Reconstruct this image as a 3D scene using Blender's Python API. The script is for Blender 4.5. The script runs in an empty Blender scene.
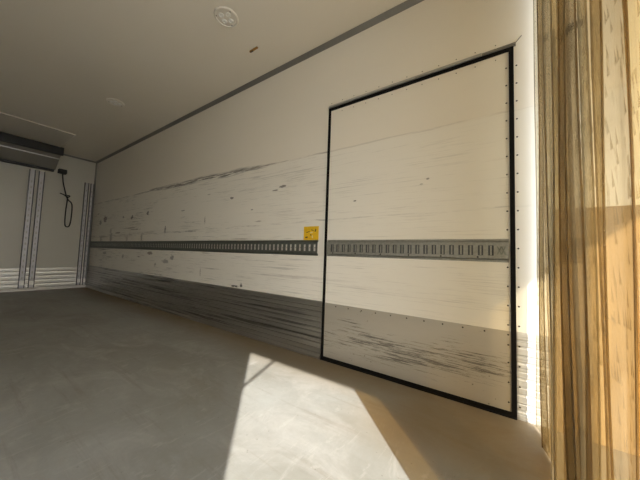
import bpy, bmesh, math, random
from mathutils import Matrix, Vector
random.seed(7)
S = bpy.context.scene
COL = S.collection

# ------------------------------------------------------------------ camera
cd = bpy.data.cameras.new('camera'); cam = bpy.data.objects.new('camera', cd); COL.objects.link(cam)
BC = [[0.5627217250619584, 0.06813345468781243, 0.8238337772242635],
      [-0.8259293123714929, 0.0048385410008758584, 0.5637529241489889],
      [0.034424280803620866, -0.9976644831170882, 0.058996169518595064]]
m = Matrix(((BC[0][0], -BC[0][1], -BC[0][2], 0.0),
            (BC[1][0], -BC[1][1], -BC[1][2], 0.0),
            (BC[2][0], -BC[2][1], -BC[2][2], 0.7928), (0, 0, 0, 1)))
cam.matrix_world = m
cd.sensor_width = 36.0; cd.lens = 259.39 / 640 * 36.0; cd.clip_start = 0.01; cd.clip_end = 300
S.camera = cam

# ------------------------------------------------------------------ sky, sun, exposure
SUN_TAN = 0.62
w = bpy.data.worlds.new('sky'); S.world = w; w.use_nodes = True
wn = w.node_tree; wn.nodes.clear()
bg = wn.nodes.new('ShaderNodeBackground'); wo = wn.nodes.new('ShaderNodeOutputWorld')
wt = wn.nodes.new('ShaderNodeTexCoord'); ws = wn.nodes.new('ShaderNodeSeparateXYZ'); wr = wn.nodes.new('ShaderNodeValToRGB')
wn.links.new(wt.outputs['Generated'], ws.inputs[0]); wn.links.new(ws.outputs['Z'], wr.inputs[0])
wr.color_ramp.elements[0].position = 0.0; wr.color_ramp.elements[0].color = (0.95, 0.93, 0.88, 1)
wr.color_ramp.elements[1].position = 0.6; wr.color_ramp.elements[1].color = (0.62, 0.74, 0.95, 1)
wn.links.new(wr.outputs[0], bg.inputs[0]); wn.links.new(bg.outputs[0], wo.inputs[0])
bg.inputs[1].default_value = 2.9
sl = bpy.data.lights.new('sun', 'SUN'); so = bpy.data.objects.new('sun', sl); COL.objects.link(so)
sl.energy = 4.5; sl.angle = math.radians(0.53); sl.color = (1.0, 0.97, 0.92)
sd = Vector((0.7071, 0.7071, -SUN_TAN)).normalized()
so.rotation_euler = sd.to_track_quat('-Z', 'Y').to_euler(); so.location = (-6, -6, 6)
S.view_settings.view_transform = 'Standard'; S.view_settings.look = 'None'
S.view_settings.gamma = 1.0; S.view_settings.use_curve_mapping = False
S.view_settings.exposure = 1.55
S.cycles.max_bounces = 16; S.cycles.diffuse_bounces = 10; S.cycles.transparent_max_bounces = 32

# ------------------------------------------------------------------ dimensions (metres)
XR, XL = 1.712, -0.748          # inner faces of the side walls
YF, YB = 6.8, -2.11             # front wall, rear frame
H = 2.55
KZ = 0.434                      # top of the aluminium wall base
D0, D1, DZ = 1.122, -0.078, 1.98
CY = -0.169                     # plane of the strip curtain
T = 0.06

# ------------------------------------------------------------------ material helpers
class NT:
    def __init__(s, name):
        s.m = bpy.data.materials.new(name); s.m.use_nodes = True
        s.t = s.m.node_tree; s.t.nodes.clear()
        s.out = s.n('ShaderNodeOutputMaterial')
        g = s.n('ShaderNodeNewGeometry'); s.pos = g.outputs['Position']
        q = s.n('ShaderNodeSeparateXYZ'); s.l(s.pos, q.inputs[0]); s.x, s.y, s.z = q.outputs
    def n(s, k, **kw):
        o = s.t.nodes.new(k)
        for a, b in kw.items(): setattr(o, a, b)
        return o
    def l(s, a, b): s.t.links.new(a, b)
    def set(s, sock, v):
        if hasattr(v, 'links'): s.l(v, sock)
        else: sock.default_value = v
    def math(s, op, a, b=None, c=None, clamp=False):
        o = s.n('ShaderNodeMath', operation=op, use_clamp=clamp)
        s.set(o.inputs[0], a)
        if b is not None: s.set(o.inputs[1], b)
        if c is not None: s.set(o.inputs[2], c)
        return o.outputs[0]
    def vec(s, sx, sy, sz, off=(0, 0, 0)):
        o = s.n('ShaderNodeMapping'); s.l(s.pos, o.inputs[0])
        o.inputs['Scale'].default_value = (sx, sy, sz); o.inputs['Location'].default_value = off
        return o.outputs[0]
    def noise(s, v, scale=1.0, detail=3.0, rough=0.55, dist=0.0):
        o = s.n('ShaderNodeTexNoise'); s.l(v, o.inputs['Vector'])
        o.inputs['Scale'].default_value = scale; o.inputs['Detail'].default_value = detail
        o.inputs['Roughness'].default_value = rough; o.inputs['Distortion'].default_value = dist
        return o.outputs['Fac']
    def step(s, v, lo, hi):
        o = s.n('ShaderNodeMapRange', interpolation_type='SMOOTHSTEP'); s.set(o.inputs[0], v)
        o.inputs[1].default_value = lo; o.inputs[2].default_value = hi
        return o.outputs[0]
    def mix(s, f, a, b):
        o = s.n('ShaderNodeMix', data_type='RGBA'); s.set(o.inputs[0], f)
        for k, v in ((6, a), (7, b)):
            if isinstance(v, tuple): v = (*v, 1) if len(v) == 3 else v
            s.set(o.inputs[k], v)
        return o.outputs[2]
    def bsdf(s, color, rough=0.5, metal=0.0, bump=None, bstr=0.2, bdist=0.002, spec=0.5):
        o = s.n('ShaderNodeBsdfPrincipled')
        if isinstance(color, tuple): color = (*color, 1)
        s.set(o.inputs['Base Color'], color); s.set(o.inputs['Roughness'], rough); s.set(o.inputs['Metallic'], metal)
        o.inputs['Specular IOR Level'].default_value = spec
        if bump is not None:
            b = s.n('ShaderNodeBump'); b.inputs['Strength'].default_value = bstr; b.inputs['Distance'].default_value = bdist
            s.l(bump, b.inputs['Height']); s.l(b.outputs[0], o.inputs['Normal'])
        s.l(o.outputs[0], s.out.inputs[0]); return s.m

def plain(name, color, rough=0.5, metal=0.0, var=0.12, scale=20, spec=.5):
    q = NT(name); f = q.noise(q.vec(scale, scale, scale), detail=4)
    dk = tuple(c * (1 - var * 2) for c in color)
    return q.bsdf(q.mix(f, dk, color), rough, metal, bump=f, bstr=0.05, spec=spec)

# marks on the right wall: (y, z, half width y, half height z, strength)
MARKS = [(2.10, .470, .022, .024, 1), (2.20, .452, .06, .012, 1), (6.05, 1.34, .10, .07, .85), (6.3, 1.27, .07, .05, .6),
         (5.7, .99, .07, .09, .5), (5.74, 1.10, .05, .05, .4), (4.85, 1.30, .05, .04, .85), (4.29, 1.33, .05, .03, .8),
         (4.45, .98, .03, .08, .5), (3.73, 1.07, .022, .06, .7), (2.80, 1.15, .015, .05, .5), (2.32, 1.37, .03, .015, .8),
         (1.60, 1.405, .05, .012, .8), (1.69, 1.378, .04, .008, .7), (4.13, .742, .09, .022, .7), (3.67, .64, .09, .03, .5), (3.5, .70, .05, .04, .6),
         (2.83, .56, .012, .05, .5), (5.2, 1.32, .04, .02, .6), (5.4, 1.06, .12, .015, .6), (5.0, .96, .05, .05, .35), (6.2, .97, .05, .07, .45), (4.7, 1.10, .20, .010, .6), (5.95, .70, .10, .03, .5), (5.1, .66, .05, .04, .5), (3.1, 1.03, .15, .010, .5), (6.45, 1.45, .06, .02, .5), (3.95, .58, .03, .03, .5), (4.5, .68, .04, .012, .6), (3.3, 1.30, .05, .008, .6), (2.75, 1.45, .03, .006, .5), (2.0, 1.22, .02, .008, .6), (1.9, 1.10, .06, .006, .5),
         (0.87, 1.205, .014, .006, .9), (.36, 1.30, .01, .006, .7), (.40, 1.27, .012, .006, .4)]

def side_wall_material(name, door=False):
    q = NT(name)
    # a wobble of the positions makes the strokes irregular
    a = q.noise(q.vec(1, 1.7, 85), detail=6, rough=.72)
    b = q.noise(q.vec(1, .8, 2.2, (3, 5, 1)), detail=4)
    fine = q.step(q.math('ADD', a, q.math('MULTIPLY', b, .5)), .83, .95)
    a2 = q.noise(q.vec(1, 3.5, 120, (7, 1, 3)), detail=4, rough=.65)
    b2 = q.noise(q.vec(1, 2.2, 5, (1, 9, 2)), detail=3)
    fine2 = q.step(q.math('ADD', a2, q.math('MULTIPLY', b2, .5)), .84, .97)
    top = q.noise(q.vec(1, 1.6, .1, (0, 2, 0)), detail=5, rough=.6)
    zt = q.math('ADD', 1.62, q.math('MULTIPLY', q.math('SUBTRACT', top, .5), .05))
    zt = q.math('ADD', zt, q.math('MULTIPLY', q.step(q.y, .5, 4.0), .045))
    zone = q.step(q.math('SUBTRACT', zt, q.z), -.01, .02)
    above = q.step(q.z, KZ, KZ + .01)
    wear = q.math('MULTIPLY', q.math('MAXIMUM', fine, q.math('MULTIPLY', fine2, .6)), q.math('MULTIPLY', zone, above))
    wear = q.math('MULTIPLY', wear, .22 if door else q.math('ADD', q.math('MULTIPLY', q.step(q.y, -.1, .3), .30), q.math('MULTIPLY', q.step(q.y, 1.6, 3.2), .42)))
    # the long scrape at its upper edge
    d = q.math('ABSOLUTE', q.math('SUBTRACT', q.z, zt))
    wob = q.noise(q.vec(1, 4, 60, (2, 2, 2)), detail=5, rough=.7)
    heavy = q.math('MULTIPLY', q.step(q.y, 1.5, 2.3), q.math('SUBTRACT', 1.0, q.step(q.y, 3.6, 4.8)))
    wid = q.math('ADD', .008, q.math('MULTIPLY', heavy, .03))
    line = q.math('SUBTRACT', 1.0, q.math('DIVIDE', d, wid), clamp=True)
    line = q.math('MULTIPLY', q.math('MULTIPLY', line, 1.6, clamp=True), q.step(wob, .38, .56))
    line = q.math('MULTIPLY', line, q.math('ADD', .18 if door else .55, q.math('MULTIPLY', heavy, .25)))
    # the second, lower line
    zl = q.math('ADD', 1.085, q.math('MULTIPLY', q.y, -.013))
    d2 = q.math('ABSOLUTE', q.math('SUBTRACT', q.z, q.math('ADD', zl, q.math('MULTIPLY', q.math('SUBTRACT', top, .5), .07))))
    l2 = q.math('MULTIPLY', q.math('SUBTRACT', 1.0, q.math('DIVIDE', d2, q.math('ADD', .008, q.math('MULTIPLY', q.step(q.y, 2.5, 5), .03))), clamp=True), q.math('MULTIPLY', q.step(wob, .44, .6), .3 if door else .55))
    wear = q.math('MAXIMUM', wear, q.math('MAXIMUM', line, l2))
    if not door: wear = q.math('MULTIPLY', wear, q.math('ADD', .15, q.math('MULTIPLY', q.step(q.y, -.02, .4), .85)))
    wn_ = q.math('MULTIPLY', q.math('SUBTRACT', q.noise(q.vec(1, 16, 38), detail=6, rough=.75), .5), 5.0)
    for (my, mz, hy, hz, st) in MARKS:
        if (my < 1.15) != door: continue
        ey = q.math('DIVIDE', q.math('SUBTRACT', q.y, my), hy); ez = q.math('DIVIDE', q.math('SUBTRACT', q.z, mz), hz)
        r = q.math('ADD', q.math('MULTIPLY', ey, ey), q.math('MULTIPLY', ez, ez))
        v = q.math('MULTIPLY', q.math('SUBTRACT', 1.0, q.step(q.math('ADD', r, wn_), .5, .95)), st * .9)
        wear = q.math('MAXIMUM', wear, v)
    cl = q.noise(q.vec(1, .6, 3), detail=4)
    base_hi = q.mix(cl, (.76, .705, .60), (.82, .765, .66))
    base_lo = q.mix(cl, (.77, .73, .64), (.84, .80, .71))
    base = q.mix(q.math('MULTIPLY', zone, 1.0), base_hi, base_lo)
    col = q.mix(wear, base, q.mix(q.step(q.noise(q.vec(1, 1.3, 4, (6, 6, 6)), detail=3), .45, .6), (.055, .045, .038), (.13, .075, .05)))
    rough = q.math('ADD', .30, q.math('MULTIPLY', zone, .22))
    return q.bsdf(col, rough, 0, bump=q.noise(q.vec(.5, .5, .5), scale=6), bstr=.12, bdist=.004, spec=.45)

M = {}
M['wall_right'] = side_wall_material('wall_right_paint')
M['door'] = side_wall_material('door_paint', True)
M['white'] = plain('white_gelcoat', (.66, .635, .56), .30, 0, .03, 2)
M['front'] = plain('front_wall_dimmed_gelcoat', (.54, .52, .45), .32, 0, .04, 2)  # same gelcoat as the sides, dimness of the front end put into its colour
def ceiling_mat():
    q = NT('ceiling_gelcoat')
    f = q.noise(q.vec(.8, .8, .8), detail=3); g = q.noise(q.vec(1.5, .25, 1), scale=3, detail=3)
    return q.bsdf(q.mix(f, (.76, .70, .59), (.82, .76, .65)), q.math('ADD', .16, q.math('MULTIPLY', g, .12)), 0, bump=g, bstr=.10, bdist=.006, spec=.5)
M['ceiling'] = ceiling_mat()

def floor_mat():
    q = NT('worn_resin_floor')
    big = q.noise(q.vec(1.1, .7, 1), detail=5, rough=.6, dist=.6)
    med = q.noise(q.vec(4, 2.2, 4, (3, 1, 0)), detail=6, rough=.65, dist=1.2)
    strk = q.noise(q.vec(22, 1.2, 1, (1, 4, 0)), detail=5, rough=.7)
    scf = q.noise(q.vec(2.4, 9, 1, (5, 4, 0)), detail=5, rough=.7, dist=2.2)
    fl = q.n('ShaderNodeTexVoronoi'); q.l(q.vec(22, 22, 1), fl.inputs['Vector']); fl.inputs['Scale'].default_value = 1
    dots = q.math('SUBTRACT', 1.0, q.step(fl.outputs['Distance'], .03, .09))
    c = q.mix(q.step(big, .3, .7), (.245, .235, .200), (.345, .345, .320))
    c = q.mix(q.math('MULTIPLY', q.step(med, .42, .72), .6), c, (.42, .405, .375))
    c = q.mix(q.math('MULTIPLY', q.step(strk, .52, .74), .45), c, (.20, .175, .14))
    c = q.mix(q.math('MULTIPLY', q.step(scf, .56, .66), .30), c, (.47, .45, .41))
    c = q.mix(q.math('MULTIPLY', dots, .5), c, (.12, .10, .08))
    gr = q.noise(q.vec(34, 34, 1, (9, 4, 0)), detail=5, rough=.8)
    c = q.mix(q.math('MULTIPLY', q.step(gr, .40, .62), .35), q.mix(.18, c, (.10, .09, .07)), c)
    ch = q.noise(q.vec(7, 15, 1, (2, 8, 0)), detail=4, rough=.8)
    c = q.mix(q.math('MULTIPLY', q.step(ch, .70, .74), .6), c, (.11, .09, .065))
    # brown border beside the right wall; the curtain's warm light is painted into it
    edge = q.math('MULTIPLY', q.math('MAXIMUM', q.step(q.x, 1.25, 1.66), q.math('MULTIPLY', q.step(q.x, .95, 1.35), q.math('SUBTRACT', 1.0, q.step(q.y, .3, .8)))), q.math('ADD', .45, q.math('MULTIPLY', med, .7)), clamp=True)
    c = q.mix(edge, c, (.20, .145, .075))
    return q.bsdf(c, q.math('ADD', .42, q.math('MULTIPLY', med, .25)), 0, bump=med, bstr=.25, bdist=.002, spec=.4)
M['floor'] = floor_mat()

def metal_base(name, c0, c1, rough, metal=.85, streak=.6, sy=1.2, sz=70, lo=.52):
    q = NT(name)
    a = q.noise(q.vec(sy, sy, sz), detail=5, rough=.7); b = q.noise(q.vec(1, 1, 4), detail=3)
    c = q.mix(b, c0, c1)
    c = q.mix(q.math('MULTIPLY', q.step(a, lo, lo + .14), streak), c, tuple(v * .25 for v in c0))
    return q.bsdf(c, q.math('ADD', rough, q.math('MULTIPLY', a, .25)), metal, bump=a, bstr=.15)
M['rib'] = metal_base('ribbed_aluminium', (.34, .325, .29), (.52, .50, .46), .24, .85, .75, .9, 45, .50)
M['rib_front'] = metal_base('ribbed_aluminium_front', (.55, .54, .51), (.72, .71, .68), .30, .8, .35)
M['rib_side'] = metal_base('ribbed_aluminium_side', (.46, .44, .40), (.58, .56, .52), .45, .35, .5, 2, 90)
M['alu'] = plain('aluminium', (.50, .50, .49), .38, .85, .15, 14)
M['alu_dull'] = plain('dull_aluminium', (.47, .46, .48), .45, .6, .15, 14)
M['steel'] = plain('galvanised_steel', (.27, .285, .25), .45, .8, .2, 40)
M['steel_light'] = plain('worn_galvanised_steel', (.42, .415, .37), .5, .6, .25, 60)
M['trim'] = plain('grey_aluminium_trim', (.27, .26, .235), .5, .5, .1, 6)
M['rubber'] = plain('black_rubber', (.008, .007, .006), .85, 0, .2, 30, .15)
M['black'] = plain('black_plastic', (.02, .02, .02), .5, 0, .2, 30)
M['rivet'] = plain('dark_rivet', (.05, .04, .03), .5, .5, .2, 90)
M['grey_plastic'] = plain('grey_plastic', (.30, .285, .25), .45, 0, .08, 8)
M['yellow'] = plain('yellow_vinyl', (.86, .53, .02), .4, 0, .12, 60)
M['sticker_ink'] = plain('sticker_ink', (.16, .10, .02), .5)
M['sticker_white'] = plain('sticker_white', (.85, .75, .45), .5)
M['lens'] = plain('lamp_lens', (.86, .85, .80), .2, 0, .04, 30)
M['lamp_body'] = plain('lamp_body', (.74, .69, .60), .3, 0, .04, 30)
M['amber'] = plain('amber_plastic', (.42, .22, .04), .35, 0, .15, 80)
M['asphalt'] = plain('pale_concrete', (.46, .44, .40), .9, 0, .15, 3)  # unseen ground, made pale to bounce light up to the ceiling
M['dark_strap'] = plain('dark_strap', (.05, .05, .055), .7, 0, .2, 40)
M['bracket'] = plain('grey_bracket', (.10, .105, .11), .5, .5, .2, 40)

def kick_mat():
    q = NT('scuffed_kick_plate')
    a = q.noise(q.vec(1, 4.5, 100, (4, 3, 1)), detail=8, rough=.82)
    zz = q.math('ABSOLUTE', q.math('DIVIDE', q.math('SUBTRACT', q.z, .20), .15))
    band = q.math('SUBTRACT', 1.0, q.math('MULTIPLY', zz, .9), clamp=True)
    pat = q.noise(q.vec(1, 2.5, 6, (2, 2, 8)), detail=3)
    s = q.step(q.math('ADD', q.math('ADD', a, q.math('MULTIPLY', band, .15)), q.math('MULTIPLY', pat, .30)), .775, .84)
    v = q.n('ShaderNodeTexVoronoi'); q.l(q.vec(1, 26, 26), v.inputs['Vector']); v.inputs['Scale'].default_value = 1
    dot = q.math('MULTIPLY', q.math('SUBTRACT', 1.0, q.step(v.outputs['Distance'], .06, .13)), q.step(q.noise(q.vec(1, 4, 4), detail=2), .52, .62))
    c = q.mix(q.noise(q.vec(1, 1.5, 6), detail=4), (.40, .365, .30), (.54, .495, .41))
    c = q.mix(q.math('MULTIPLY', q.math('MAXIMUM', s, dot), .68), c, (.03, .025, .02))
    return q.bsdf(c, .42, .35, bump=a, bstr=.15)
M['kick'] = kick_mat()

def pvc(name, tint, body, k_tr, k_tl):
    """clear soft PVC gone yellow: part of the light goes straight through, part is scattered."""
    q = NT(name)
    n1 = q.noise(q.vec(9, 0, .55), detail=5, rough=.65); n2 = q.noise(q.vec(3, 3, 2.4, (1, 7, 3)), detail=4)
    scr = q.noise(q.vec(60, 0, .8, (2, 7, 3)), detail=4, rough=.7)
    grime = q.math('ADD', q.math('MULTIPLY', q.step(n1, .38, .70), .55), q.math('MULTIPLY', q.step(n2, .5, .75), .35), clamp=True)
    tr = q.n('ShaderNodeBsdfTransparent'); q.l(q.mix(grime, tint, tuple(c * .72 for c in tint)), tr.inputs[0])
    tl = q.n('ShaderNodeBsdfTranslucent'); q.l(q.mix(grime, body, tuple(c * .5 for c in body)), tl.inputs[0])
    df = q.n('ShaderNodeBsdfDiffuse'); q.l(q.mix(grime, body, tuple(c * .55 for c in body)), df.inputs[0])
    gl = q.n('ShaderNodeBsdfGlossy'); gl.inputs['Roughness'].default_value = .16
    bp = q.n('ShaderNodeBump'); bp.inputs['Strength'].default_value = .25; bp.inputs['Distance'].default_value = .004
    q.l(q.math('ADD', n1, q.math('MULTIPLY', scr, .3)), bp.inputs['Height']); q.l(bp.outputs[0], gl.inputs['Normal'])
    m1 = q.n('ShaderNodeMixShader'); m1.inputs[0].default_value = .5; q.l(df.outputs[0], m1.inputs[1]); q.l(tl.outputs[0], m1.inputs[2])
    m2 = q.n('ShaderNodeMixShader'); q.l(q.math('SUBTRACT', k_tr, q.math('MULTIPLY', grime, .2)), m2.inputs[0]); q.l(m1.outputs[0], m2.inputs[1]); q.l(tr.outputs[0], m2.inputs[2])
    fr = q.n('ShaderNodeLayerWeight'); fr.inputs[0].default_value = .5
    m3 = q.n('ShaderNodeMixShader'); q.l(q.math('ADD', .03, q.math('MULTIPLY', q.math('POWER', fr.outputs['Facing'], 5.0), .5)), m3.inputs[0]); q.l(m2.outputs[0], m3.inputs[1]); q.l(gl.outputs[0], m3.inputs[2])
    q.l(m3.outputs[0], q.out.inputs[0]); return q.m
M['pvc'] = [pvc('clear_yellowed_pvc', (.96, .83, .58), (.42, .36, .25), .58, .3),
            pvc('clear_brown_pvc', (.93, .78, .52), (.30, .24, .15), .53, .3),
            pvc('clear_pale_pvc', (.96, .90, .76), (.48, .45, .37), .60, .3),
            pvc('clear_amber_pvc', (.98, .76, .40), (.34, .27, .15), .62, .3)]

# ------------------------------------------------------------------ mesh helpers
def box(bm, x0, x1, y0, y1, z0, z1):
    v = [bm.verts.new((x, y, z)) for x in (x0, x1) for y in (y0, y1) for z in (z0, z1)]
    for f in ((0, 1, 3, 2), (4, 6, 7, 5), (0, 4, 5, 1), (2, 3, 7, 6), (0, 2, 6, 4), (1, 5, 7, 3)):
        bm.faces.new([v[i] for i in f])
def prism(bm, prof, axis, a, b):
    """extrude the closed profile (list of 2D points) along axis from a to b"""
    def P(p, t):
        return {'X': (t, p[0], p[1]), 'Y': (p[0], t, p[1]), 'Z': (p[0], p[1], t)}[axis]
    A = [bm.verts.new(P(p, a)) for p in prof]; B = [bm.verts.new(P(p, b)) for p in prof]
    n = len(prof)
    for i in range(n): bm.faces.new((A[i], A[(i + 1) % n], B[(i + 1) % n], B[i]))
    bm.faces.new(A); bm.faces.new(B[::-1])
def tube(bm, pts, r, seg=10):
    pts = [Vector(p) for p in pts]; rings = []
    up = Vector((.3, .5, .8)).normalized()
    for i, p in enumerate(pts):
        t = (pts[min(i + 1, len(pts) - 1)] - pts[max(i - 1, 0)]).normalized()
        n = t.cross(up).normalized(); b = t.cross(n)
        rings.append([bm.verts.new(p + (n * math.cos(2 * math.pi * k / seg) + b * math.sin(2 * math.pi * k / seg)) * r) for k in range(seg)])
    for A, B in zip(rings, rings[1:]):
        for k in range(seg): bm.faces.new((A[k], A[(k + 1) % seg], B[(k + 1) % seg], B[k]))
    bm.faces.new(rings[0][::-1]); bm.faces.new(rings[-1])
def disc(bm, c, axis, rings):
    """lathe about an axis through c; rings = list of (radius, offset along the axis)"""
    ax = Vector(axis); u = ax.orthogonal().normalized(); v = ax.cross(u); seg = 32; R_ = []
    for r, o in rings:
        R_.append([bm.verts.new(Vector(c) + ax * o + (u * math.cos(2 * math.pi * k / seg) + v * math.sin(2 * math.pi * k / seg)) * r) for k in range(seg)])
    for A, B in zip(R_, R_[1:]):
        for k in range(seg): bm.faces.new((A[k], A[(k + 1) % seg], B[(k + 1) % seg], B[k]))
    bm.faces.new(R_[0][::-1]); bm.faces.new(R_[-1])
def smooth_path(pts, n=8):
    P = [Vector(p) for p in pts]; out = []
    for i in range(len(P) - 1):
        a, b, c, d = P[max(i - 1, 0)], P[i], P[i + 1], P[min(i + 2, len(P) - 1)]
        for k in range(n):
            t = k / n
            out.append(.5 * ((2 * b) + (c - a) * t + (2 * a - 5 * b + 4 * c - d) * t * t + (3 * b - a - 3 * c + d) * t ** 3))
    return out + [P[-1]]
def obj(name, bm, mat, parent=None, origin=None, bevel=0, smooth=False):
    """link bm (built in world coordinates) as ONE mesh object"""
    o_ = Vector(origin) if origin else (parent_loc(parent) if parent else Vector((0, 0, 0)))
    bmesh.ops.recalc_face_normals(bm, faces=bm.faces)
    for v in bm.verts: v.co -= o_
    me = bpy.data.meshes.new(name); bm.to_mesh(me); bm.free()
    for p in me.polygons: p.use_smooth = smooth
    ob = bpy.data.objects.new(name, me); COL.objects.link(ob); me.materials.append(mat)
    if parent:
        ob.parent = parent; ob.location = o_ - parent_loc(parent)
    else: ob.location = o_
    if bevel:
        b = ob.modifiers.new('bevel', 'BEVEL'); b.width = bevel; b.segments = 2; b.limit_method = 'ANGLE'
    return ob
def parent_loc(p):
    v = Vector((0, 0, 0))
    while p: v += p.location; p = p.parent
    return v
def tag(o, label=None, cat=None, group=None, kind=None):
    for k, v in (('label', label), ('category', cat), ('group', group), ('kind', kind)):
        if v: o[k] = v
    return o
def thing(name, loc, label, cat, group=None):
    o = bpy.data.objects.new(name, None); COL.objects.link(o); o.location = loc; o.empty_display_size = .1
    return tag(o, label, cat, group)
def struct(name, bm, mat, **k):
    return tag(obj(name, bm, mat, **k), kind='structure')
def copy_tree(o, parent=None):
    c = o.copy(); COL.objects.link(c); c.parent = parent
    for ch in list(o.children): copy_tree(ch, c)
    return c
def bm_(): return bmesh.new()

# ------------------------------------------------------------------ the shell
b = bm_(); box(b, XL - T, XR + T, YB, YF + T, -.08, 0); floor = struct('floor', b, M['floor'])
b = bm_(); box(b, XL - T, XR + T, YB, YF + T, H, H + T); ceiling = struct('ceiling', b, M['ceiling'])
b = bm_()   # right wall with the doorway cut out (doorway from the floor up)
box(b, XR, XR + T, D0, YF, 0, H); box(b, XR, XR + T, YB, D1, 0, H); box(b, XR, XR + T, D1, D0, DZ, H)
wall_right = struct('wall_right', b, M['wall_right'])
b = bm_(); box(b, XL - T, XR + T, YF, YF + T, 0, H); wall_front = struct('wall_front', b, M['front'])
SD0, SD1, SDZ = -.575, -2.0, 1.98      # open side doorway in the left wall
b = bm_()
box(b, XL - T, XL, SD0, YF, 0, H); box(b, XL - T, XL, YB, SD1, 0, H); box(b, XL - T, XL, SD1, SD0, SDZ, H)
wall_left = struct('wall_left', b, M['white'])
b = bm_(); box(b, XL - T, XR + T, YB - .05, YB, 2.45, H + T); box(b, XL - T, XR + T, YB - .05, YB, -.08, 0)
struct('wall_rear_frame', b, M['trim'])
b = bm_(); box(b, -60, 60, -60, 60, -1.2, -1.15); struct('ground', b, M['asphalt'])

# ceiling coving
def cove(name, xw, s, y0, y1):
    b = bm_()
    prism(b, [(xw, H), (xw - s * .030, H), (xw - s * .030, H - .006), (xw - s * .008, H - .032), (xw, H - .032)], 'Y', y0, y1)
    return struct(name, b, M['trim'])
cove('trim_1', XR, 1, YB, YF); cove('trim_2', XL, -1, YB, YF)
b = bm_(); prism(b, [(YF, H), (YF - .025, H), (YF - .025, H - .006), (YF - .008, H - .028), (YF, H - .028)], 'X', XL, XR)
struct('trim_3', b, M['trim'])

b = bm_(); prism(b, [(XR, YF), (XR - .022, YF), (XR - .020, YF - .004), (XR - .004, YF - .018), (XR, YF - .020)], 'Z', 0.0, H - .03); struct('trim_4', b, M['trim'])
# ribbed aluminium wall base, profile (offset from wall, z)
def rib_profile(h):
    p = [(0, 0), (.022, 0), (.022, .018), (.012, .030)]
    z = .030; n = 5; pitch = (h - .040) / n
    for i in range(n):
        a = z + i * pitch
        p += [(.012, a + pitch * .05), (.001, a + pitch * .12), (.001, a + pitch * .20), (.012, a + pitch * .27), (.014, a + pitch * .55), (.006, a + pitch * .60), (.006, a + pitch * .64), (.013, a + pitch * .69)]
    return p + [(.012, h - .012), (.005, h), (0, h)]
def base_x(name, xw, s, y0, y1, mat, h=KZ, k=1.0):
    b = bm_(); prism(b, [(xw - s * (o * k + .0005), z) for o, z in rib_profile(h)], 'Y', y0, y1); return struct(name, b, mat)
base_x('baseboard_right', XR, 1, D0 + .003, YF - .005, M['rib'])
base_x('baseboard_right_rear', XR, 1, -.223, D1 - .003, M['rib_side'], k=.3)
base_x('baseboard_left', XL, -1, SD0 + .03, YF, M['rib'])
b = bm_(); prism(b, [(YF - o - .0005, z) for o, z in rib_profile(.40)], 'X', XL, XR); struct('baseboard_front', b, M['rib_front'])

# ------------------------------------------------------------------ rivets
def rivet_bm(c, ax=(-1, 0, 0), r=.0042):
    b = bm_(); disc(b, c, ax, [(r, 0), (r * .8, .0012), (r * .35, .0018)]); return b
def rivets(parent, pts, mat, r=.0044):
    first = obj('rivet', rivet_bm(pts[0], r=r), mat, parent, origin=pts[0])
    for p in pts[1:]:
        c = first.copy(); COL.objects.link(c); c.parent = parent; c.location = Vector(p) - parent_loc(parent)
zs = [.06 + .1005 * i for i in range(19)]
rivets(wall_right, [(XR, D1 - .014, z) for z in zs if z > KZ + .01], M['rivet'])
rivets(wall_right, [(XR - .0045, D1 - .014, z) for z in zs if z <= KZ - .01], M['rivet'])
rivets(wall_right, [(XR, D0 - .02 - .1 * i, DZ + .045) for i in range(12)], M['rivet'], .0030)

# ------------------------------------------------------------------ the side door (right wall)
door = thing('door_1', (XR, D0, 0), None, None); door['kind'] = 'structure'
b = bm_(); box(b, XR - .002, XR + T - .01, D1 + .016, D0 - .016, .016, DZ - .016); obj('door_panel', b, M['door'], door)
b = bm_()     # black rubber gasket all round
g = .020
box(b, XR - .010, XR + T - .02, D0 - g, D0, 0.0, DZ); box(b, XR - .010, XR + T - .02, D1 - .002, D1 + g, 0.0, DZ)
box(b, XR - .010, XR + T - .02, D1 + g, D0 - g, DZ - g, DZ); box(b, XR - .010, XR + T - .02, D1 + g, D0 - g, 0.0, .026)
obj('gasket', b, M['rubber'], door)
b = bm_(); box(b, XR - .0045, XR - .002, D1 + g, D0 - g, .026, KZ - .004); kp = obj('kick_plate', b, M['kick'], door)
pr = [(XR - .0045, D1 + g + .012 + .105 * i, KZ - .022) for i in range(11)] + [(XR - .0045, D1 + g + .012, z) for z in (.07, .17, .27, .36)]
rivets(kp, pr, M['rivet'])
rivets(door, [(XR - .002, D1 + g + .012, z) for z in zs if z > KZ + .01 and not (.77 < z < .93)], M['rivet'])
rivets(door, [(XR - .002, D1 + g + .06 + .1 * i, DZ - .045) for i in range(11)], M['rivet'], .0030)
b = bm_(); prism(b, [(XR - .001, DZ), (XR - .018, DZ), (XR - .018, DZ + .005), (XR - .006, DZ + .026), (XR - .001, DZ + .026)], 'Y', .07, D0)
obj('drip_rail', b, M['alu'], door)
b = bm_(); prism(b, [(XR - .001, DZ), (XR - .016, DZ), (XR - .016, DZ + .006), (XR - .006, DZ + .022), (XR - .001, DZ + .022)], 'Y', D1 - .012, .068)
obj('drip_rail_end', b, M['trim'], door)['label'] = 'dark end of the drip rail'
b = bm_(); tube(b, [(XR - .003, D1 - .010, DZ + .018), (XR - .003, D1 - .038, DZ + .048)], .002, 6); obj('sealant_line', b, M['trim'], door)
b = bm_(); prism(b, [(XR - .001, 0), (XR - .020, 0), (XR - .018, .004), (XR - .011, .006), (XR - .001, .006)], 'Y', D1, D0)
obj('threshold', b, M['rubber'], door)

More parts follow.
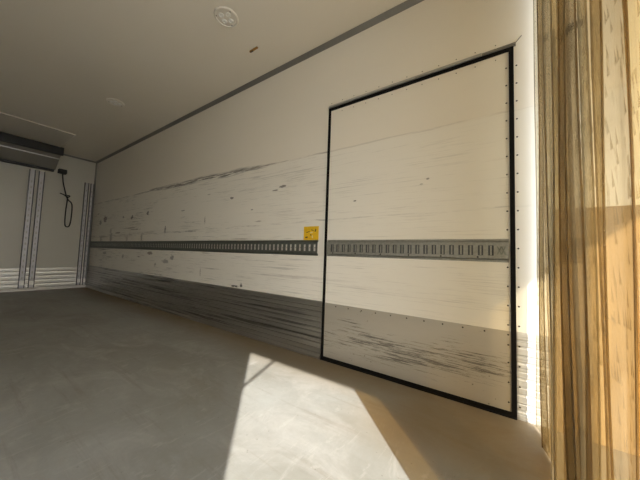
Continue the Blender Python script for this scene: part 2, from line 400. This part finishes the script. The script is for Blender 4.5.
# ------------------------------------------------------------------ slotted load rails
def slotted(bm, y0, y1, z0, z1, x, holes, hz0, hz1):
    """a strip facing -X in the plane x with rectangular holes (list of y centre, half width), edges folded back to the wall"""
    ys = [y0]
    for c, h in holes: ys += [c - h, c + h]
    ys.append(y1); zz = [z0, hz0, hz1, z1]
    V = [[bm.verts.new((x, y, z)) for z in zz] for y in ys]
    for i in range(len(ys) - 1):
        for j in range(3):
            if j == 1 and i % 2 == 1:
                q = [(V[i][1], V[i][2]), (V[i + 1][2], V[i + 1][1]), (V[i][2], V[i + 1][2]), (V[i + 1][1], V[i][1])]
                for a, c in q:
                    d1 = bm.verts.new((x + .003, a.co.y, a.co.z)); d2 = bm.verts.new((x + .003, c.co.y, c.co.z)); bm.faces.new((a, c, d2, d1))
                continue
            bm.faces.new((V[i][j], V[i + 1][j], V[i + 1][j + 1], V[i][j + 1]))
    for z, s in ((z0, -1), (z1, 1)):
        box(bm, x, XR - .0005, y0, y1, min(z, z - s * .004), max(z, z - s * .004))
        box(bm, XR - .003, XR - .0005, y0, y1, min(z, z + s * .014), max(z, z + s * .014))
RZ0, RZ1 = .803, .901
t = thing('load_rail', (XR, 1.183, RZ0), 'long dark slotted steel load rail running along the wall to the front', 'rail')
b = bm_(); hs = [(1.215 + .05 * i, .0095) for i in range(111)]
slotted(b, 1.186, 6.775, RZ0, RZ1, XR - .012, hs, .825, .879); obj('rail_strip', b, M['steel'], t)
def bars(t, hs, hy, x1, z0, z1):
    first = None
    for c, h in hs:
        if first is None:
            b = bm_(); box(b, XR - .0095, x1, c - hy, c + hy, z0, z1); first = obj('slot_bar', b, M['steel_light'], t); y0 = c
        else:
            o = first.copy(); COL.objects.link(o); o.parent = t; o.location = first.location + Vector((0, c - y0, 0))
bars(t, hs[:99], .0035, XR - .001, .849, .856)
b = bm_()
for c, h in hs[99:]: box(b, XR - .0095, XR - .001, c - .0035, c + .0035, .849, .856)
tag(obj('slot_bar', b, M['steel_light'], t), kind='stuff')
t = thing('load_rail', (XR - .002, D1 + g, RZ0), 'short pale slotted steel load rail across the closed side door', 'rail')
x_ = XR - .013
b = bm_(); hs = [(.028 + .0485 * i, .0125) for i in range(22) if .028 + .0485 * i < D0 - g - .01]
slotted(b, D1 + g + .006, D0 - g - .004, RZ0, RZ1, x_, hs, .824, .880); obj('rail_strip', b, M['steel_light'], t)
bars(t, hs, .004, XR - .0045, .826, .878)
b = bm_(); box(b, XR - .0045, XR - .0025, D1 + g + .008, D0 - g - .006, .815, .890); obj('slot_shade_strip', b, M['bracket'], t)  # dark sheet put behind the slots to imitate the shade inside them
b = bm_()
for yy in (-.010, -.028):
    for s in (-1, 1):
        prism(b, [(yy - .012, .852 - s * .022), (yy - .006, .852 - s * .022), (yy + .012, .852 + s * .022), (yy + .006, .852 + s * .022)], 'X', x_ - .002, x_)
obj('end_stamping', b, M['steel'], t)
for i in range(6):
    b = bm_(); disc(b, (x_, .09 + .19 * i, .814), (-1, 0, 0), [(.005, 0), (.0045, .002), (.002, .003)]); obj('screw', b, M['rivet'], t)

# upright load tracks on the front wall
def upright(x0, x1, z1, label, group=None):
    t = thing('load_track', ((x0 + x1) / 2, YF, .05), label, 'rail', group)
    f = .010
    b = bm_(); y = YF - .0135
    box(b, x0 + f, x1 - f, y - .003, YF - .0125, .05, z1); obj('track_web', b, M['alu_dull'], t)
    for a, c in ((x0, x0 + f), (x1 - f, x1)):
        b = bm_(); box(b, a, c, y - .022, YF - .0125, .05, z1); obj('track_edge', b, M['bracket'], t)
    for i in range(int((z1 - .15) / .1)):
        if i == 0:
            b = bm_(); box(b, (x0 + x1) / 2 - .008, (x0 + x1) / 2 + .008, y - .0045, y - .003, .20, .24); s0 = obj('slot', b, M['steel_light'], t)
        elif i < int((z1 - .15) / .1) - 1:
            o = s0.copy(); COL.objects.link(o); o.parent = t; o.location = s0.location + Vector((0, 0, .1 * i))
    b = bm_(); box(b, x0 + f, x1 - f, y - .016, y - .003, .10, .17); obj('foot_clip', b, M['steel_light'] if 0 else M['rib_front'], t)
    b = bm_(); box(b, x0, x1, YF - .0125, YF - .0005, .41, z1); obj('spacer', b, M['trim'], t)
upright(.800, .875, 2.13, 'upright aluminium track furthest left on front wall, below the cooling unit')
upright(.915, .990, 2.13, 'upright aluminium track just right of its twin below the cooling unit')
upright(1.545, 1.610, 2.08, 'upright aluminium track near the corner, left one of that pair')
upright(1.635, 1.690, 2.08, 'upright aluminium track right in the corner by the side wall')

# ------------------------------------------------------------------ cooling unit under the ceiling
UX0, UX1 = -.16, 1.115
t = thing('cooling_unit', (.48, YF, 2.18), 'grey wedge-shaped cooling unit with black front hung under the ceiling', 'cooling unit')
b = bm_(); prism(b, [(YF - .002, 2.205), (YF - .03, 2.205), (6.41, 2.43), (6.41, 2.535), (6.46, H - .035), (YF - .03, H - .035), (YF - .002, 2.5)], 'X', UX0, UX1)
obj('housing', b, M['grey_plastic'], t, bevel=.006)
b = bm_(); box(b, UX0 - .004, UX1 + .02, 6.375, 6.409, 2.405, 2.549); obj('front_grille', b, M['black'], t, bevel=.004)
b = bm_(); box(b, UX0, UX1 - .02, YF - .07, YF - .004, 2.165, 2.203); obj('drain_tray', b, M['black'], t, bevel=.003)
b = bm_(); box(b, UX0, UX1 + .006, 6.50, 6.52, 2.35, 2.368); obj('seam_strip', b, M['alu'], t)
for x in (UX0 + .05, UX1 - .06):
    b = bm_(); box(b, x, x + .03, 6.5, 6.7, H - .036, H - .001); obj('mount', b, M['alu'], t)
b = bm_(); box(b, UX0 - .02, UX1 - .03, 5.45, 6.36, H - .012, H - .0005)
tag(obj('ceiling_plate', b, M['lamp_body'], bevel=.004), 'flat grey plate fixed to the ceiling in front of the cooling unit', 'plate')
# cable with connector
t = thing('hanging_cable', (1.215, YF - .03, 2.17), 'black cable looped and hanging from a small connector box on front wall', 'cable')
b = bm_(); box(b, 1.150, 1.262, YF - .11, YF - .001, 2.160, 2.235); obj('connector_box', b, M['black'], t, bevel=.005)
b = bm_()
pts = smooth_path([(1.215, YF - .03, 2.17), (1.235, YF - .03, 2.0), (1.27, YF - .03, 1.85), (1.30, YF - .025, 1.74), (1.33, YF - .03, 1.68),
                   (1.385, YF - .03, 1.60), (1.39, YF - .03, 1.35), (1.375, YF - .03, 1.20), (1.34, YF - .03, 1.17), (1.31, YF - .03, 1.22), (1.305, YF - .03, 1.45), (1.31, YF - .04, 1.70), (1.29, YF - .04, 1.76)], 10)
tube(b, pts, .010, 8); obj('cable', b, M['black'], t, smooth=True)
b = bm_(); tube(b, smooth_path([(1.20, YF - .05, 1.79), (1.26, YF - .055, 1.765), (1.31, YF - .055, 1.73), (1.34, YF - .05, 1.76), (1.31, YF - .02, 1.77)], 6), .009, 8)
obj('knot', b, M['black'], t, smooth=True)

# ------------------------------------------------------------------ ceiling lamps, marker
def lamp(x, y, label):
    t = thing('ceiling_lamp', (x, y, H), label, 'lamp', 'round ceiling lamps')
    b = bm_(); disc(b, (x, y, H), (0, 0, -1), [(.088, .0005), (.088, .005), (.082, .011), (.075, .011), (.071, .006), (.0, .007)][:5] + [(.003, .007)]); obj('lamp_body', b, M['lamp_body'], t, smooth=False)
    for k in range(4):
        a = math.pi / 4 + k * math.pi / 2 + .5
        b = bm_(); disc(b, (x + .036 * math.cos(a), y + .036 * math.sin(a), H - .007), (0, 0, -1), [(.019, .0), (.019, .005), (.014, .006), (.013, .003), (.002, .004)]); obj('lens', b, M['lens'], t)
    for k in range(3):
        a = k * 2 * math.pi / 3 + .3
        b = bm_(); disc(b, (x + .070 * math.cos(a), y + .070 * math.sin(a), H - .007), (0, 0, -1), [(.005, .0), (.004, .002), (.001, .0025)]); obj('screw', b, M['rivet'], t)
lamp(1.092, 1.667, 'round unlit ceiling lamp with four lenses, the larger and nearer one')
lamp(1.077, 3.79, 'round unlit ceiling lamp further in, towards the cooling unit')
b = bm_(); prism(b, [(1.404, H), (1.420, H), (1.418, H - .010), (1.406, H - .010)], 'Y', 1.68, 1.775)
t = tag(obj('marker_strip', b, M['amber'], origin=(1.412, 1.727, H)), 'tiny amber strip stuck to the ceiling near the side wall', 'marker')
b = bm_(); box(b, 1.407, 1.417, 1.735, 1.770, H - .0125, H - .010); obj('dark_end', b, M['black'], t)

# ------------------------------------------------------------------ yellow sticker
SY0, SY1, SZ0, SZ1 = 1.186, 1.338, .916, 1.028
xs = XR - .0006
b = bm_(); box(b, xs - .0008, xs, SY0, SY1, SZ0, SZ1); st = tag(obj('warning_sticker', b, M['yellow'], origin=(XR, (SY0 + SY1) / 2, SZ0)), 'small square yellow sticker with worn dark marks on the white wall', 'sticker')
def P(u, v): return (SY1 - u * (SY1 - SY0), SZ0 + v * (SZ1 - SZ0))
b = bm_()
for poly in ([(.10, .14), (.26, .14), (.30, .26), (.14, .24)], [(.44, .34), (.54, .32), (.52, .42), (.46, .42)], [(.72, .62), (.82, .60), (.84, .80), (.78, .82)],
             [(.20, .52), (.42, .62), (.40, .67), (.18, .57)], [(.50, .72), (.66, .66), (.68, .70), (.52, .78)]):
    prism(b, [P(*p) for p in poly], 'X', xs - .0014, xs - .0008)
obj('sticker_marks', b, M['sticker_ink'], st)
b = bm_()
for poly in ([(.56, .14), (.64, .14), (.62, .34), (.56, .32)], [(.44, .50), (.62, .52), (.60, .60), (.46, .58)]):
    prism(b, [P(*p) for p in poly], 'X', xs - .0013, xs - .0008)
obj('sticker_pale_marks', b, M['sticker_white'], st)  # pale marks on the sticker

# ------------------------------------------------------------------ strip curtain across the rear part
t = thing('strip_curtain', (1.12, CY, 0), 'yellowed clear plastic strip curtain hanging beside the white wall', 'curtain')
b = bm_(); box(b, .52, XR - .002, CY - .03, CY + .03, H - .05, H - .001); obj('curtain_rail', b, M['alu'], t)
def strip(xc, wd, yo, mat, bow, sway, ph, twist=0.0):
    b = bm_(); nz, nx = 60, 14; rows = []
    for j in range(nz + 1):
        z = .006 + (H - .056) * j / nz; f = 1 - j / nz
        row = []
        for i in range(nx + 1):
            u = i / nx - .5
            x = xc + u * wd * (1 - .04 * f) + sway * f * math.sin(ph + 2.2 * z)
            y = CY + yo + bow * (4 * u * u - .5) * (.4 + .6 * f) + .006 * f * math.sin(ph * 2 + 3 * z + 2 * u) + twist * u * wd * f
            row.append(b.verts.new((x, y, z)))
        rows.append(row)
    for A, B in zip(rows, rows[1:]):
        for i in range(nx): b.faces.new((A[i], A[i + 1], B[i + 1], B[i]))
    edges = [([r_[0].co.copy() for r_ in rows]), ([r_[-1].co.copy() for r_ in rows])]
    bmesh.ops.solidify(b, geom=b.faces[:], thickness=.0025)
    for E_ in edges:      # a bead along each side, its extra layers darken the edge
        tube(b, E_, .0022, 5)
    obj('strip', b, M['pvc'][mat], t)
for a in [(1.580, .19, .000, 2, .008, .003, .3, .08), (1.50, .20, -.016, 0, -.008, .004, 1.3, 0), (1.41, .20, .004, 1, .010, .005, 2.6, .05),
          (1.31, .20, -.014, 0, -.010, .006, .9, 0), (1.22, .20, .008, 2, .012, .005, 4.1, -.06), (1.12, .20, -.012, 1, -.010, .006, 2.4, 0),
          (1.04, .19, .008, 0, .012, .005, 3.0, .05), (.955, .20, -.012, 2, -.010, .004, 1.7, 0), (.895, .19, .010, 1, .012, .005, 5.2, .04),
          (.835, .18, -.010, 0, -.008, .004, 0.2, 0), (.790, .19, -.034, 1, .008, .003, 1.2, 0), (.650, .24, -.046, 3, -.006, .002, .4, -.04)]:
    strip(*a)

# things on the wall behind the curtain
b = bm_(); tube(b, smooth_path([(XR - .012, -.244, 1.99), (XR - .012, -.259, 1.52), (XR - .012, -.283, 1.14)], 6), .007, 8)
tag(obj('hanging_strap', b, M['dark_strap'], origin=(XR, -.26, 1.05), smooth=True), 'thin dark strap hanging on the wall behind the strip curtain', 'strap')
b = bm_(); box(b, XR - .02, XR - .0005, -.352, -.302, 1.965, 1.990); box(b, XR - .02, XR - .0005, -.312, -.302, 1.80, 1.965)
tag(obj('wall_bracket', b, M['bracket'], origin=(XR, -.32, 1.86), bevel=.002), 'small grey angle bracket seen high up through the strip curtain', 'bracket')
def ply():
    q = NT('plywood')
    a = q.noise(q.vec(1, 14, .9), detail=5, rough=.6, dist=.6); k = q.noise(q.vec(1, 9, 5, (3, 3, 3)), detail=4)
    c = q.mix(a, (.25, .165, .075), (.40, .275, .13)); c = q.mix(q.step(k, .66, .72), c, (.05, .035, .02))
    return q.bsdf(c, .55, 0, bump=a, bstr=.15)
M['plywood'] = ply()
b = bm_(); box(b, XR - .012, XR - .0005, YB + .03, -.225, .002, 1.06)  # board added for the golden tone of the lower curtain
tag(obj('plywood_panel', b, M['plywood'], origin=(XR, -1.2, 0)), 'brown plywood board added behind the plastic strip curtain for its golden tone', 'panel')
# diagonal stay across the top corner of the open doorway opposite
b = bm_(); tube(b, [(XL - .02, SD0 - .004, 1.60), (XL - .02, -.88, 1.985)], .010, 8)
tag(obj('door_stay', b, M['alu'], origin=(XL, -.6, 1.60)), 'thin metal stay across the top corner of the open left doorway', 'stay')
